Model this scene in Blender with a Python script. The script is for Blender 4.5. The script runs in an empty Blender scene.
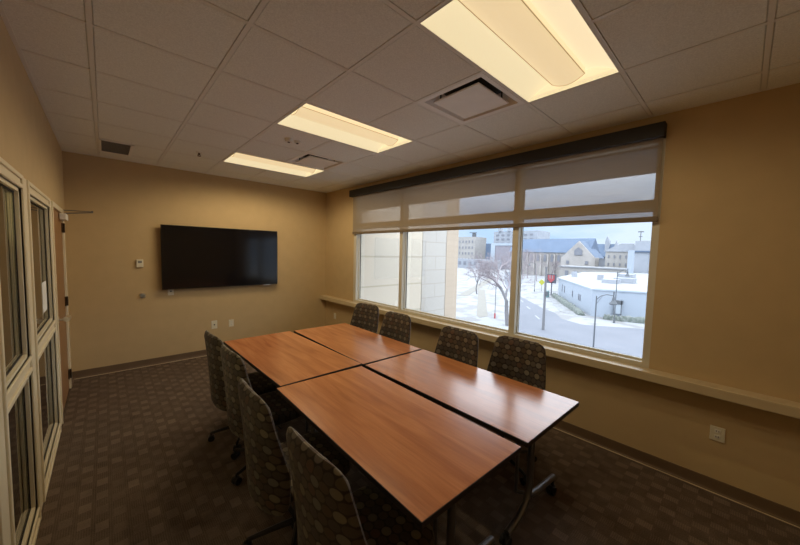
import bpy, bmesh, math, random
from mathutils import Vector, Matrix
random.seed(7)
PI = math.pi
S = bpy.context.scene
COL = S.collection

# ------------------------------------------------------------------ camera, world, exposure
cam_d = bpy.data.cameras.new('camera')
cam = bpy.data.objects.new('camera', cam_d)
COL.objects.link(cam)
RR = Vector((0.73402, -0.67872, 0.02315)); UU = Vector((0.02742, 0.06371, 0.99759)); FF = Vector((0.67856, 0.73161, -0.06537))
UU = FF.cross(RR).cross(FF).normalized() * 0 + RR.cross(FF); UU.normalize()
mw = Matrix((( RR.x, UU.x, -FF.x, 0.35578), (RR.y, UU.y, -FF.y, -5.86636), (RR.z, UU.z, -FF.z, 1.76354), (0, 0, 0, 1)))
cam.matrix_world = mw
cam_d.sensor_width = 36.0
cam_d.lens = 318.7265 * 36.0 / 800.0
cam_d.clip_start = 0.02
cam_d.clip_end = 1500
S.camera = cam
S.view_settings.view_transform = 'Standard'
S.view_settings.look = 'None'
S.view_settings.gamma = 1.0
S.view_settings.use_curve_mapping = False
S.view_settings.exposure = 0.14
S.cycles.max_bounces = 10
S.cycles.diffuse_bounces = 6
S.cycles.transparent_max_bounces = 16

LAMP_W = (3.2, 6.0, 9.5)            # watts of each small lamp inside the troffers
LAMP_COL = (1.0, 0.80, 0.50)
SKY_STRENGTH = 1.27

W_, H_ = 3.7025, 2.920   # room width, height
YB = -6.75               # wall behind the camera

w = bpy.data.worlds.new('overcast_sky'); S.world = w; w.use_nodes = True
nt = w.node_tree; nt.nodes.clear()
def N(nt, t, **k):
    n = nt.nodes.new(t)
    for a, b in k.items(): setattr(n, a, b)
    return n
out = N(nt, 'ShaderNodeOutputWorld'); bg = N(nt, 'ShaderNodeBackground')
tc = N(nt, 'ShaderNodeTexCoord'); sep = N(nt, 'ShaderNodeSeparateXYZ')
nt.links.new(tc.outputs['Generated'], sep.inputs[0])
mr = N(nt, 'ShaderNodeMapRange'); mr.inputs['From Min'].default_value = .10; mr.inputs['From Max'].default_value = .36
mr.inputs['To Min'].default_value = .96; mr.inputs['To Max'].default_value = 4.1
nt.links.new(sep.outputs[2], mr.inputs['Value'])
noi = N(nt, 'ShaderNodeTexNoise'); noi.inputs['Scale'].default_value = 3.2; noi.inputs['Detail'].default_value = 5
mp = N(nt, 'ShaderNodeMapping'); mp.inputs['Scale'].default_value = (1, 1, 4.5)
nt.links.new(tc.outputs['Generated'], mp.inputs[0]); nt.links.new(mp.outputs[0], noi.inputs['Vector'])
cr = N(nt, 'ShaderNodeValToRGB')
cr.color_ramp.elements[0].position = .38; cr.color_ramp.elements[0].color = (.46, .63, .88, 1)
cr.color_ramp.elements[1].position = .62; cr.color_ramp.elements[1].color = (.68, .78, .93, 1)
nt.links.new(noi.outputs[0], cr.inputs[0])
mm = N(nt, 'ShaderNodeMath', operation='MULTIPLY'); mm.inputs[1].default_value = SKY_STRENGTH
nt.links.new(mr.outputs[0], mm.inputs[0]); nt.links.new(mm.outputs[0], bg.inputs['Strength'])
mc = N(nt, 'ShaderNodeMixRGB'); mc.inputs[2].default_value = (.81, .855, .92, 1)
mr2 = N(nt, 'ShaderNodeMapRange'); mr2.inputs['From Min'].default_value = .10; mr2.inputs['From Max'].default_value = .30
nt.links.new(sep.outputs[2], mr2.inputs['Value']); nt.links.new(mr2.outputs[0], mc.inputs[0]); nt.links.new(cr.outputs[0], mc.inputs[1])
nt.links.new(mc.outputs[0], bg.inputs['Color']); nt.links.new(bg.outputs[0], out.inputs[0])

# ------------------------------------------------------------------ materials
def mat(name, col=(.5, .5, .5), rough=.6, metal=0, spec=.5, noise=None, bump=None, emit=None, coat=0):
    m = bpy.data.materials.new(name); m.use_nodes = True
    nt = m.node_tree; b = nt.nodes['Principled BSDF']
    b.inputs['Base Color'].default_value = (*col, 1); b.inputs['Roughness'].default_value = rough
    b.inputs['Metallic'].default_value = metal; b.inputs['Specular IOR Level'].default_value = spec
    b.inputs['Coat Weight'].default_value = coat
    tc = N(nt, 'ShaderNodeTexCoord')
    if noise:        # (scale, amount)
        n = N(nt, 'ShaderNodeTexNoise'); n.inputs['Scale'].default_value = noise[0]; n.inputs['Detail'].default_value = 4
        nt.links.new(tc.outputs['Object'], n.inputs['Vector'])
        r = N(nt, 'ShaderNodeValToRGB'); a = noise[1]
        r.color_ramp.elements[0].position = .3; r.color_ramp.elements[1].position = .7
        r.color_ramp.elements[0].color = (*[c * (1 - a) for c in col], 1)
        r.color_ramp.elements[1].color = (*[min(1, c * (1 + a)) for c in col], 1)
        nt.links.new(n.outputs[0], r.inputs[0]); nt.links.new(r.outputs[0], b.inputs['Base Color'])
    if bump:         # (scale, strength)
        n = N(nt, 'ShaderNodeTexNoise'); n.inputs['Scale'].default_value = bump[0]; n.inputs['Detail'].default_value = 3
        nt.links.new(tc.outputs['Object'], n.inputs['Vector'])
        bp = N(nt, 'ShaderNodeBump'); bp.inputs['Strength'].default_value = bump[1]; bp.inputs['Distance'].default_value = .003
        nt.links.new(n.outputs[0], bp.inputs['Height']); nt.links.new(bp.outputs[0], b.inputs['Normal'])
    if emit:
        b.inputs['Emission Color'].default_value = (*emit[0], 1); b.inputs['Emission Strength'].default_value = emit[1]
    return m
def mth(nt, op, a, b=None, c=None):
    n = N(nt, 'ShaderNodeMath', operation=op)
    for i, v in enumerate((a, b, c)):
        if v is None: continue
        if isinstance(v, (int, float)): n.inputs[i].default_value = v
        else: nt.links.new(v, n.inputs[i])
    return n.outputs[0]

M = {}
M['paint'] = mat('tan_wall_paint', (.545, .405, .222), .75, spec=.25, noise=(6, .03), bump=(420, .12))
M['tile'] = mat('acoustic_tile', (.84, .86, .83), .95, spec=.1, noise=(160, .10), bump=(260, .5))
M['tee'] = mat('tee_bar_white', (.80, .80, .77), .5, spec=.3)
M['cream'] = mat('cream_metal_paint', (.76, .68, .50), .42, spec=.4, noise=(3, .02))
M['alu'] = mat('window_frame_enamel', (.62, .58, .47), .45, spec=.4, noise=(3, .02))
M['sill'] = mat('ledge_cream_laminate', (.60, .49, .31), .40, spec=.5, noise=(5, .03))
M['cove'] = mat('rubber_cove_base', (.15, .098, .058), .5, noise=(5, .05))
M['black'] = mat('black_plastic', (.012, .012, .013), .38, noise=(20, .1))
M['edge'] = mat('dark_edge_band', (.016, .011, .009), .45, noise=(20, .1))
M['under'] = mat('tabletop_underside', (.02, .016, .013), .7, noise=(20, .1))
M['steel'] = mat('grey_powder_steel', (.17, .17, .18), .34, metal=.75, noise=(30, .04))
M['chrome'] = mat('satin_chrome', (.80, .78, .74), .35, metal=1, noise=(30, .03))
M['bronze'] = mat('dark_hinge_metal', (.10, .07, .045), .4, metal=.8, noise=(30, .05))
M['cassette'] = mat('dark_brown_cassette', (.018, .014, .012), .5, noise=(10, .05))
M['plastic'] = mat('ivory_plastic', (.74, .70, .56), .4, noise=(30, .02))
M['plastic_white'] = mat('white_plastic', (.80, .78, .72), .4, noise=(30, .02))
M['slot'] = mat('dark_slot', (.03, .027, .025), .8, noise=(30, .05))
M['screen'] = mat('black_glass_screen', (.004, .004, .006), .12, spec=.45, noise=(4, .1))
M['bezel'] = mat('glossy_black_bezel', (.008, .008, .009), .25, noise=(10, .1))
M['paper'] = mat('white_paper', (.85, .85, .82), .8, noise=(10, .02))
M['vent'] = mat('white_register_enamel', (.88, .87, .85), .4, noise=(8, .03))
M['grille'] = mat('grey_grille', (.20, .19, .18), .6, noise=(60, .1))
M['diffuser'] = mat('warm_perforated_lamp_cover', (.4, .35, .28), .6, noise=(300, .03), emit=((1.0, .755, .42), .70))
M['reflector'] = mat('reflector_painted_glow', (.4, .36, .28), .5, noise=(60, .02), emit=((1.0, .83, .50), .72))  # lamplight on the reflector is put in as its own glow
M['reflector_bright'] = mat('reflector_painted_glow_bright', (.4, .36, .28), .5, noise=(60, .02), emit=((1.0, .80, .50), .76))  # same painted glow, stronger for the other reflector side
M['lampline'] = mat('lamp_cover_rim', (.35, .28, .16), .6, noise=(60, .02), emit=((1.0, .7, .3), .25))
M['door'] = mat('veneer_door', (.30, .155, .065), .4, noise=(8, .08))
M['corr_wall'] = mat('corridor_wall_paint', (.62, .57, .46), .8, noise=(5, .04))

def wood():
    m = bpy.data.materials.new('cherry_laminate'); m.use_nodes = True
    nt = m.node_tree; b = nt.nodes['Principled BSDF']
    tc = N(nt, 'ShaderNodeTexCoord'); mp = N(nt, 'ShaderNodeMapping')
    mp.inputs['Scale'].default_value = (8, .8, 1)
    nt.links.new(tc.outputs['Object'], mp.inputs[0])
    n = N(nt, 'ShaderNodeTexNoise'); n.inputs['Scale'].default_value = 1.6; n.inputs['Detail'].default_value = 8; n.inputs['Distortion'].default_value = .7
    nt.links.new(mp.outputs[0], n.inputs['Vector'])
    r = N(nt, 'ShaderNodeValToRGB')
    e = r.color_ramp.elements
    e[0].position = .22; e[0].color = (.34, .120, .045, 1); e[1].position = .78; e[1].color = (.60, .255, .105, 1)
    x = e.new(.5); x.color = (.49, .190, .073, 1)
    nt.links.new(n.outputs[0], r.inputs[0])
    mp2 = N(nt, 'ShaderNodeMapping'); mp2.inputs['Scale'].default_value = (160, 5, 1)
    nt.links.new(tc.outputs['Object'], mp2.inputs[0])
    n2 = N(nt, 'ShaderNodeTexNoise'); n2.inputs['Scale'].default_value = 1; n2.inputs['Detail'].default_value = 3
    nt.links.new(mp2.outputs[0], n2.inputs['Vector'])
    mx = N(nt, 'ShaderNodeMixRGB', blend_type='MULTIPLY'); mx.inputs[0].default_value = .35
    nt.links.new(r.outputs[0], mx.inputs[1]); nt.links.new(n2.outputs[0], mx.inputs[2])
    hs = N(nt, 'ShaderNodeHueSaturation'); hs.inputs['Value'].default_value = 1.2
    nt.links.new(mx.outputs[0], hs.inputs['Color'])
    nt.links.new(hs.outputs[0], b.inputs['Base Color'])
    b.inputs['Roughness'].default_value = .21; b.inputs['Specular IOR Level'].default_value = .85
    return m
M['wood'] = wood()

def carpet():
    m = bpy.data.materials.new('brown_patterned_carpet'); m.use_nodes = True
    nt = m.node_tree; b = nt.nodes['Principled BSDF']
    tc = N(nt, 'ShaderNodeTexCoord'); sp = N(nt, 'ShaderNodeSeparateXYZ'); nt.links.new(tc.outputs['Object'], sp.inputs[0])
    X, Y = sp.outputs[0], sp.outputs[1]
    # staggered woven blocks
    row = mth(nt, 'FLOOR', mth(nt, 'DIVIDE', X, .085))
    yy = mth(nt, 'ADD', mth(nt, 'DIVIDE', Y, .17), mth(nt, 'MULTIPLY', row, .5))
    fy = mth(nt, 'FRACT', yy); fx = mth(nt, 'FRACT', mth(nt, 'DIVIDE', X, .085))
    blk = mth(nt, 'MULTIPLY', mth(nt, 'LESS_THAN', mth(nt, 'ABSOLUTE', mth(nt, 'SUBTRACT', fy, .5)), .25),
              mth(nt, 'LESS_THAN', mth(nt, 'ABSOLUTE', mth(nt, 'SUBTRACT', fx, .5)), .36))
    rib = mth(nt, 'SINE', mth(nt, 'MULTIPLY', Y, 2 * PI / .0115))
    ribx = mth(nt, 'SINE', mth(nt, 'MULTIPLY', X, 2 * PI / .0115))
    ribm = mth(nt, 'ADD', mth(nt, 'MULTIPLY', rib, blk), mth(nt, 'MULTIPLY', ribx, mth(nt, 'SUBTRACT', 1, blk)))
    n = N(nt, 'ShaderNodeTexNoise'); n.inputs['Scale'].default_value = 140; n.inputs['Detail'].default_value = 3
    nt.links.new(tc.outputs['Object'], n.inputs['Vector'])
    n3 = N(nt, 'ShaderNodeTexNoise'); n3.inputs['Scale'].default_value = 9; n3.inputs['Detail'].default_value = 2
    nt.links.new(tc.outputs['Object'], n3.inputs['Vector'])
    cb = N(nt, 'ShaderNodeCombineXYZ'); nt.links.new(row, cb.inputs[0]); nt.links.new(mth(nt, 'FLOOR', yy), cb.inputs[1])
    wn = N(nt, 'ShaderNodeTexWhiteNoise'); wn.noise_dimensions = '2D'; nt.links.new(cb.outputs[0], wn.inputs['Vector'])
    blk = mth(nt, 'MULTIPLY', blk, mth(nt, 'ADD', .35, mth(nt, 'MULTIPLY', wn.outputs['Value'], .9)))
    v = mth(nt, 'ADD', mth(nt, 'MULTIPLY', blk, .19), mth(nt, 'ADD', mth(nt, 'MULTIPLY', n.outputs[0], .5), mth(nt, 'MULTIPLY', ribm, .07)))
    v = mth(nt, 'ADD', v, mth(nt, 'MULTIPLY', mth(nt, 'SUBTRACT', n3.outputs[0], .5), .35))
    r = N(nt, 'ShaderNodeValToRGB'); e = r.color_ramp.elements
    e[0].position = .0; e[0].color = (.050, .035, .026, 1); e[1].position = .75; e[1].color = (.235, .175, .130, 1)
    nt.links.new(v, r.inputs[0]); nt.links.new(r.outputs[0], b.inputs['Base Color'])
    bp = N(nt, 'ShaderNodeBump'); bp.inputs['Strength'].default_value = .5; bp.inputs['Distance'].default_value = .004
    nt.links.new(v, bp.inputs['Height']); nt.links.new(bp.outputs[0], b.inputs['Normal'])
    b.inputs['Roughness'].default_value = .95; b.inputs['Specular IOR Level'].default_value = .1
    return m
M['carpet'] = carpet()

def fabric():
    # rows of overlapping ovals in olive, taupe, rust and grey on dark brown; UV in metres
    m = bpy.data.materials.new('oval_patterned_upholstery'); m.use_nodes = True
    nt = m.node_tree; b = nt.nodes['Principled BSDF']
    tc = N(nt, 'ShaderNodeTexCoord'); sp = N(nt, 'ShaderNodeSeparateXYZ'); nt.links.new(tc.outputs['UV'], sp.inputs[0])
    U, V = sp.outputs[0], sp.outputs[1]
    cw, ch = .050, .045
    rowv = mth(nt, 'DIVIDE', V, ch); row = mth(nt, 'FLOOR', rowv)
    uu = mth(nt, 'ADD', mth(nt, 'DIVIDE', U, cw), mth(nt, 'MULTIPLY', row, .5))
    cell = mth(nt, 'FLOOR', uu)
    fx = mth(nt, 'SUBTRACT', mth(nt, 'FRACT', uu), .5); fy = mth(nt, 'SUBTRACT', mth(nt, 'FRACT', rowv), .5)
    d = mth(nt, 'SQRT', mth(nt, 'ADD', mth(nt, 'POWER', mth(nt, 'MULTIPLY', fx, 1.95), 2), mth(nt, 'POWER', mth(nt, 'MULTIPLY', fy, 1.9), 2)))
    ins = N(nt, 'ShaderNodeMapRange'); ins.inputs['From Min'].default_value = .98; ins.inputs['From Max'].default_value = .86
    nt.links.new(d, ins.inputs['Value'])
    cv = N(nt, 'ShaderNodeCombineXYZ'); nt.links.new(cell, cv.inputs[0]); nt.links.new(row, cv.inputs[1])
    wn = N(nt, 'ShaderNodeTexWhiteNoise'); wn.noise_dimensions = '2D'; nt.links.new(cv.outputs[0], wn.inputs['Vector'])
    c2 = mth(nt, 'FLOORED_MODULO', mth(nt, 'SUBTRACT', cell, mth(nt, 'FLOOR', mth(nt, 'MULTIPLY', row, .5))), 2); r2 = mth(nt, 'FLOORED_MODULO', row, 2)
    par = mth(nt, 'ADD', mth(nt, 'ADD', mth(nt, 'MULTIPLY', r2, .5), mth(nt, 'MULTIPLY', c2, .25)), mth(nt, 'MULTIPLY', wn.outputs['Value'], .24))
    r = N(nt, 'ShaderNodeValToRGB'); r.color_ramp.interpolation = 'CONSTANT'; e = r.color_ramp.elements
    e[0].position = 0; e[0].color = (.20, .165, .11, 1)
    e[1].position = .93; e[1].color = (.11, .062, .04, 1)
    for p, c in ((.12, (.17, .15, .12)), (.25, (.082, .056, .036)), (.40, (.11, .088, .058)), (.5, (.10, .078, .05)), (.64, (.072, .053, .04)), (.75, (.065, .05, .042))):
        q = e.new(p); q.color = (*c, 1)
    nt.links.new(par, r.inputs[0])
    mx = N(nt, 'ShaderNodeMixRGB'); mx.inputs[1].default_value = (.026, .017, .012, 1)
    nt.links.new(ins.outputs[0], mx.inputs[0]); nt.links.new(r.outputs[0], mx.inputs[2])
    n = N(nt, 'ShaderNodeTexNoise'); n.inputs['Scale'].default_value = 600; nt.links.new(tc.outputs['UV'], n.inputs['Vector'])
    m2 = N(nt, 'ShaderNodeMixRGB', blend_type='MULTIPLY'); m2.inputs[0].default_value = .3
    nt.links.new(mx.outputs[0], m2.inputs[1]); nt.links.new(n.outputs[0], m2.inputs[2])
    nt.links.new(m2.outputs[0], b.inputs['Base Color'])
    bp = N(nt, 'ShaderNodeBump'); bp.inputs['Strength'].default_value = .25; bp.inputs['Distance'].default_value = .002
    nt.links.new(ins.outputs[0], bp.inputs['Height']); nt.links.new(bp.outputs[0], b.inputs['Normal'])
    b.inputs['Roughness'].default_value = .75; b.inputs['Specular IOR Level'].default_value = .3
    b.inputs['Sheen Weight'].default_value = .15
    return m
M['fabric'] = fabric()

def glass(name, tint, refl, rough=.0):
    m = bpy.data.materials.new(name); m.use_nodes = True
    nt = m.node_tree; nt.nodes.clear()
    o = N(nt, 'ShaderNodeOutputMaterial'); t = N(nt, 'ShaderNodeBsdfTransparent'); g = N(nt, 'ShaderNodeBsdfGlossy')
    t.inputs[0].default_value = (*tint, 1); g.inputs['Roughness'].default_value = rough; g.inputs[0].default_value = (1, 1, 1, 1)
    lw = N(nt, 'ShaderNodeFresnel'); lw.inputs[0].default_value = 1.45
    k = mth(nt, 'MULTIPLY', lw.outputs[0], refl)
    mx = N(nt, 'ShaderNodeMixShader'); nt.links.new(k, mx.inputs[0])
    nt.links.new(t.outputs[0], mx.inputs[1]); nt.links.new(g.outputs[0], mx.inputs[2]); nt.links.new(mx.outputs[0], o.inputs[0])
    return m
M['glass'] = glass('clear_window_glass', (.94, .96, .97), .25)
M['glass_in'] = glass('interior_lite_glass', (.72, .74, .66), 1.0)

def shade_fabric():
    m = bpy.data.materials.new('sheer_solar_shade'); m.use_nodes = True
    nt = m.node_tree; nt.nodes.clear()
    o = N(nt, 'ShaderNodeOutputMaterial'); t = N(nt, 'ShaderNodeBsdfTransparent'); d = N(nt, 'ShaderNodeBsdfDiffuse'); tr = N(nt, 'ShaderNodeBsdfTranslucent')
    t.inputs[0].default_value = (.92, .92, .92, 1)
    d.inputs[0].default_value = (.30, .24, .17, 1); tr.inputs[0].default_value = (.05, .04, .03, 1)
    tc = N(nt, 'ShaderNodeTexCoord'); mp = N(nt, 'ShaderNodeMapping'); mp.inputs['Scale'].default_value = (1, 7, 160)
    nt.links.new(tc.outputs['Object'], mp.inputs[0])
    n = N(nt, 'ShaderNodeTexNoise'); n.inputs['Scale'].default_value = 1; n.inputs['Detail'].default_value = 4
    nt.links.new(mp.outputs[0], n.inputs['Vector'])
    k = mth(nt, 'ADD', .70, mth(nt, 'MULTIPLY', n.outputs[0], .15))
    a = N(nt, 'ShaderNodeAddShader'); nt.links.new(d.outputs[0], a.inputs[0]); nt.links.new(tr.outputs[0], a.inputs[1])
    mx = N(nt, 'ShaderNodeMixShader'); nt.links.new(k, mx.inputs[0]); nt.links.new(t.outputs[0], mx.inputs[1]); nt.links.new(a.outputs[0], mx.inputs[2])
    nt.links.new(mx.outputs[0], o.inputs[0])
    return m
M['shade'] = shade_fabric()

# outdoors
def brickish(name, c1, c2, mortar, sx, sz, off=0):
    m = bpy.data.materials.new(name); m.use_nodes = True
    nt = m.node_tree; b = nt.nodes['Principled BSDF']; b.inputs['Roughness'].default_value = .85
    tc = N(nt, 'ShaderNodeTexCoord'); sp = N(nt, 'ShaderNodeSeparateXYZ'); cb = N(nt, 'ShaderNodeCombineXYZ')
    nt.links.new(tc.outputs['Object'], sp.inputs[0])
    nt.links.new(mth(nt, 'ADD', sp.outputs[0], sp.outputs[1]), cb.inputs[0]); nt.links.new(mth(nt, 'SUBTRACT', sp.outputs[2], off), cb.inputs[1])
    br = N(nt, 'ShaderNodeTexBrick'); br.inputs['Scale'].default_value = 1
    br.inputs['Brick Width'].default_value = sx; br.inputs['Row Height'].default_value = sz; br.inputs['Mortar Size'].default_value = sz * .03
    br.inputs['Color1'].default_value = (*c1, 1); br.inputs['Color2'].default_value = (*c2, 1); br.inputs['Mortar'].default_value = (*mortar, 1)
    nt.links.new(cb.outputs[0], br.inputs['Vector']); nt.links.new(br.outputs[0], b.inputs['Base Color'])
    return m
M['wing_panel'] = brickish('cream_precast_panel', (.60, .53, .43), (.59, .52, .42), (.45, .40, .31), 60, .825, .535)
M['wing_stone'] = brickish('pale_cut_stone', (.43, .40, .36), (.42, .39, .35), (.36, .33, .29), 1.0, .45, .19)
M['wing_brick'] = brickish('tan_brick', (.43, .35, .27), (.42, .34, .26), (.38, .31, .24), 60, .2)
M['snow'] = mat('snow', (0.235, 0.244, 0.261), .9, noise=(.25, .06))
def patchy(name, c1, c2, sc, lo=.45, hi=.55):
    m = bpy.data.materials.new(name); m.use_nodes = True
    nt = m.node_tree; b = nt.nodes['Principled BSDF']; b.inputs['Roughness'].default_value = .9
    tc = N(nt, 'ShaderNodeTexCoord'); n = N(nt, 'ShaderNodeTexNoise'); n.inputs['Scale'].default_value = sc; n.inputs['Detail'].default_value = 6
    nt.links.new(tc.outputs['Object'], n.inputs['Vector'])
    r = N(nt, 'ShaderNodeValToRGB'); e = r.color_ramp.elements
    e[0].position = lo; e[0].color = (*c1, 1); e[1].position = hi; e[1].color = (*c2, 1)
    nt.links.new(n.outputs[0], r.inputs[0]); nt.links.new(r.outputs[0], b.inputs['Base Color'])
    return m
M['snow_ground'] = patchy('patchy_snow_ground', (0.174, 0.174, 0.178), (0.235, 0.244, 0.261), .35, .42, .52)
M['road'] = patchy('wet_asphalt', (0.115, 0.124, 0.148), (0.131, 0.139, 0.165), .3, .3, .7)
M['path'] = patchy('wet_paving', (0.165, 0.158, 0.139), (0.183, 0.174, 0.157), .8, .3, .7)
M['walk'] = patchy('snowy_pavement', (0.165, 0.165, 0.167), (0.235, 0.244, 0.261), .9, .35, .6)
M['slate'] = mat('hazed_blue_grey_slate', (0.087, 0.122, 0.183), .8, noise=(.2, .08))  # distance haze is put into these pale, bluish building colours
M['limestone'] = mat('hazed_limestone', (0.322, 0.304, 0.291), .9, noise=(.3, .12))
M['greystone'] = mat('hazed_grey_stone', (0.278, 0.296, 0.331), .9, noise=(.3, .08))
M['tanstone'] = mat('hazed_tan_stone', (0.313, 0.3, 0.287), .9, noise=(.3, .08))
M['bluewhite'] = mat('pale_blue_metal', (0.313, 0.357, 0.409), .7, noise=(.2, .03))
M['redbrick'] = mat('hazed_red_brick', (0.235, 0.222, 0.252), .9, noise=(.6, .08))
M['whitewall'] = mat('hazed_white_block', (0.296, 0.335, 0.392), .8, noise=(.2, .02))
M['darkwin'] = mat('hazed_window_glass', (0.165, 0.174, 0.204), .4, noise=(.5, .1))
M['poleg'] = mat('grey_pole', (0.087, 0.096, 0.109), .6, noise=(2, .05))
M['polel'] = mat('weathered_pole', (0.148, 0.148, 0.157), .8, noise=(2, .05))
M['bark'] = mat('grey_brown_bark', (0.148, 0.144, 0.152), .9, noise=(3, .1))
M['twig'] = mat('hazed_pinkish_twigs', (0.244, 0.213, 0.226), .9, noise=(3, .08))  # twig colour paled to carry the haze too
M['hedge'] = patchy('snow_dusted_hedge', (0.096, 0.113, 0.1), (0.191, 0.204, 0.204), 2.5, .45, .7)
M['yellow'] = mat('yellow_sign', (0.365, 0.365, 0.044), .5, noise=(2, .03))
M['red'] = mat('red_sign', (0.313, 0.061, 0.07), .5, noise=(2, .03))
M['teal'] = mat('teal_box', (0.104, 0.217, 0.226), .5, noise=(2, .03))
M['darksign'] = mat('dark_sign_frame', (0.07, 0.074, 0.096), .5, noise=(2, .03))

# ------------------------------------------------------------------ mesh helpers
class MB:
    def __init__(s): s.bm = bmesh.new()
    def box(s, a, b, mi=0, bevel=0):
        g = bmesh.ops.create_cube(s.bm, size=1)['verts']
        c = [(a[i] + b[i]) / 2 for i in range(3)]; d = [abs(b[i] - a[i]) for i in range(3)]
        for v in g: v.co = Vector((c[0] + v.co.x * d[0], c[1] + v.co.y * d[1], c[2] + v.co.z * d[2]))
        fs = {f for v in g for f in v.link_faces}
        for f in fs: f.material_index = mi
        if bevel:
            es = list({e for f in fs for e in f.edges})
            r = bmesh.ops.bevel(s.bm, geom=es, offset=bevel, segments=2, affect='EDGES', profile=.5)
            for f in r['faces']: f.material_index = mi
        return s
    def loft(s, rings, closed=True, cap=True, mi=0):
        vs = [[s.bm.verts.new(p) for p in r] for r in rings]
        n = len(rings[0])
        for i in range(len(vs) - 1):
            for j in range(n if closed else n - 1):
                k = (j + 1) % n
                f = s.bm.faces.new((vs[i][j], vs[i][k], vs[i + 1][k], vs[i + 1][j])); f.material_index = mi
        if cap and closed:
            f = s.bm.faces.new(list(reversed(vs[0]))); f.material_index = mi
            f = s.bm.faces.new(vs[-1]); f.material_index = mi
        return s
    def tube(s, pts, r, n=10, mi=0):
        pts = [Vector(p) for p in pts]; rings = []
        rr = r if isinstance(r, (list, tuple)) else [r] * len(pts)
        up = None
        for i, p in enumerate(pts):
            a = pts[max(0, i - 1)]; b = pts[min(len(pts) - 1, i + 1)]
            t = (b - a).normalized()
            if up is None:
                up = Vector((0, 0, 1)) if abs(t.z) < .9 else Vector((1, 0, 0))
            x = t.cross(up).normalized(); y = x.cross(t).normalized(); up = y
            rings.append([p + (x * math.cos(2 * PI * k / n) + y * math.sin(2 * PI * k / n)) * rr[i] for k in range(n)])
        return s.loft(rings, mi=mi)
    def cyl(s, a, b, r, n=20, r2=None, mi=0):
        return s.tube([a, b], [r, r if r2 is None else r2], n, mi)
    def prism(s, poly, axis, a, b, mi=0):
        def P(u, v, w):
            return {'x': (w, u, v), 'y': (u, w, v), 'z': (u, v, w)}[axis]
        return s.loft([[P(u, v, a) for u, v in poly], [P(u, v, b) for u, v in poly]], mi=mi)
    def build(s, name, mats, parent=None, smooth=False, loc=None, uv=None, recalc=True):
        if recalc: bmesh.ops.recalc_face_normals(s.bm, faces=s.bm.faces)
        if uv:
            L = s.bm.loops.layers.uv.new('UVMap')
            for f in s.bm.faces:
                for l in f.loops: l[L].uv = uv(l.vert.co, f.normal)
        if loc is not None:
            for v in s.bm.verts: v.co -= Vector(loc)
        me = bpy.data.meshes.new(name); s.bm.to_mesh(me); s.bm.free()
        if not isinstance(mats, (list, tuple)): mats = [mats]
        for m in mats: me.materials.append(m)
        if smooth:
            for p in me.polygons: p.use_smooth = True
            try: me.set_sharp_from_angle(angle=math.radians(40))
            except Exception: pass
        o = bpy.data.objects.new(name, me); COL.objects.link(o)
        if loc is not None: o.location = loc
        if parent: o.parent = parent
        return o
def thing(name, label, cat, loc=(0, 0, 0), rz=0, group=None):
    o = bpy.data.objects.new(name, None); COL.objects.link(o); o.empty_display_size = .1
    o.location = loc; o.rotation_euler = (0, 0, rz); o['label'] = label; o['category'] = cat
    if group: o['group'] = group
    return o
def tag(o, label, cat, group=None):
    o['label'] = label; o['category'] = cat
    if group: o['group'] = group
    return o
def struct(o): o['kind'] = 'structure'; return o
def kids(o): return [c for c in bpy.data.objects if c.parent == o]
def copy_tree(o, parent=None):
    c = o.copy(); COL.objects.link(c); c.parent = parent
    for ch in kids(o):
        copy_tree(ch, c)
    return c

# ------------------------------------------------------------------ the room shell
struct(MB().box((0, YB, -.1), (W_, 0, 0)).build('floor', M['carpet']))
GX = [-.285, .330, .940, 1.549, 2.159, 2.768, 3.378, 3.99]
GY = [-3.440 + .6096 * j for j in range(-6, 7)]
LIGHTS = [(1.549, -5.269), (1.549, -3.440), (1.549, -1.611)]    # troffers: 1.219 along x, .61 along y
DIFF = [(2.159, -4.659), (2.159, -2.221)]
def has_hole(cx, cy):
    for lx, ly in LIGHTS:
        if lx < cx < lx + 1.22 and ly < cy < ly + .61: return True
    for lx, ly in DIFF:
        if lx < cx < lx + .61 and ly < cy < ly + .61: return True
    return False
mb = MB()
for i in range(len(GX) - 1):
    for j in range(len(GY) - 1):
        x0, x1 = max(GX[i], 0), min(GX[i + 1], W_); y0, y1 = max(GY[j], YB), min(GY[j + 1], 0)
        if x1 - x0 < .03 or y1 - y0 < .03: continue
        if has_hole((x0 + x1) / 2, (y0 + y1) / 2): continue
        g = .0115
        a = (x0 + (g if x0 > 0 else .0), y0 + (g if y0 > YB else 0)); b = (x1 - (g if x1 < W_ else 0), y1 - (g if y1 < 0 else 0))
        e = .006; z0, z1 = H_ + .002, H_ + .012
        R = lambda d, z: [(a[0] + d, a[1] + d, z), (b[0] - d, a[1] + d, z), (b[0] - d, b[1] - d, z), (a[0] + d, b[1] - d, z)]
        mb.loft([R(e, z0), R(0, z1), R(0, z1 + .01)])
ceil = struct(mb.build('ceiling', M['tile']))
mb = MB()
for x in GX[1:-1]:
    mb.box((x - .012, YB, H_ + .0), (x + .012, 0, H_ + .03))
for k, y in enumerate(GY[1:-1]):
    if y < YB: continue
    segs = [(0, W_)]
    for lx, ly in LIGHTS: pass
    mb.box((0, y - .0118, H_ + .0005), (W_, y + .0118, H_ + .031))
# wall angle
mb.box((0, YB, H_ - .001), (.02, 0, H_ + .02)).box((W_ - .02, YB, H_ - .001), (W_, 0, H_ + .02)).box((0, -.02, H_ - .001), (W_, 0, H_ + .02)).box((0, YB, H_ - .001), (W_, YB + .02, H_ + .02))
grid_o = mb.build('ceiling_grid', M['tee'], ceil)
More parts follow.
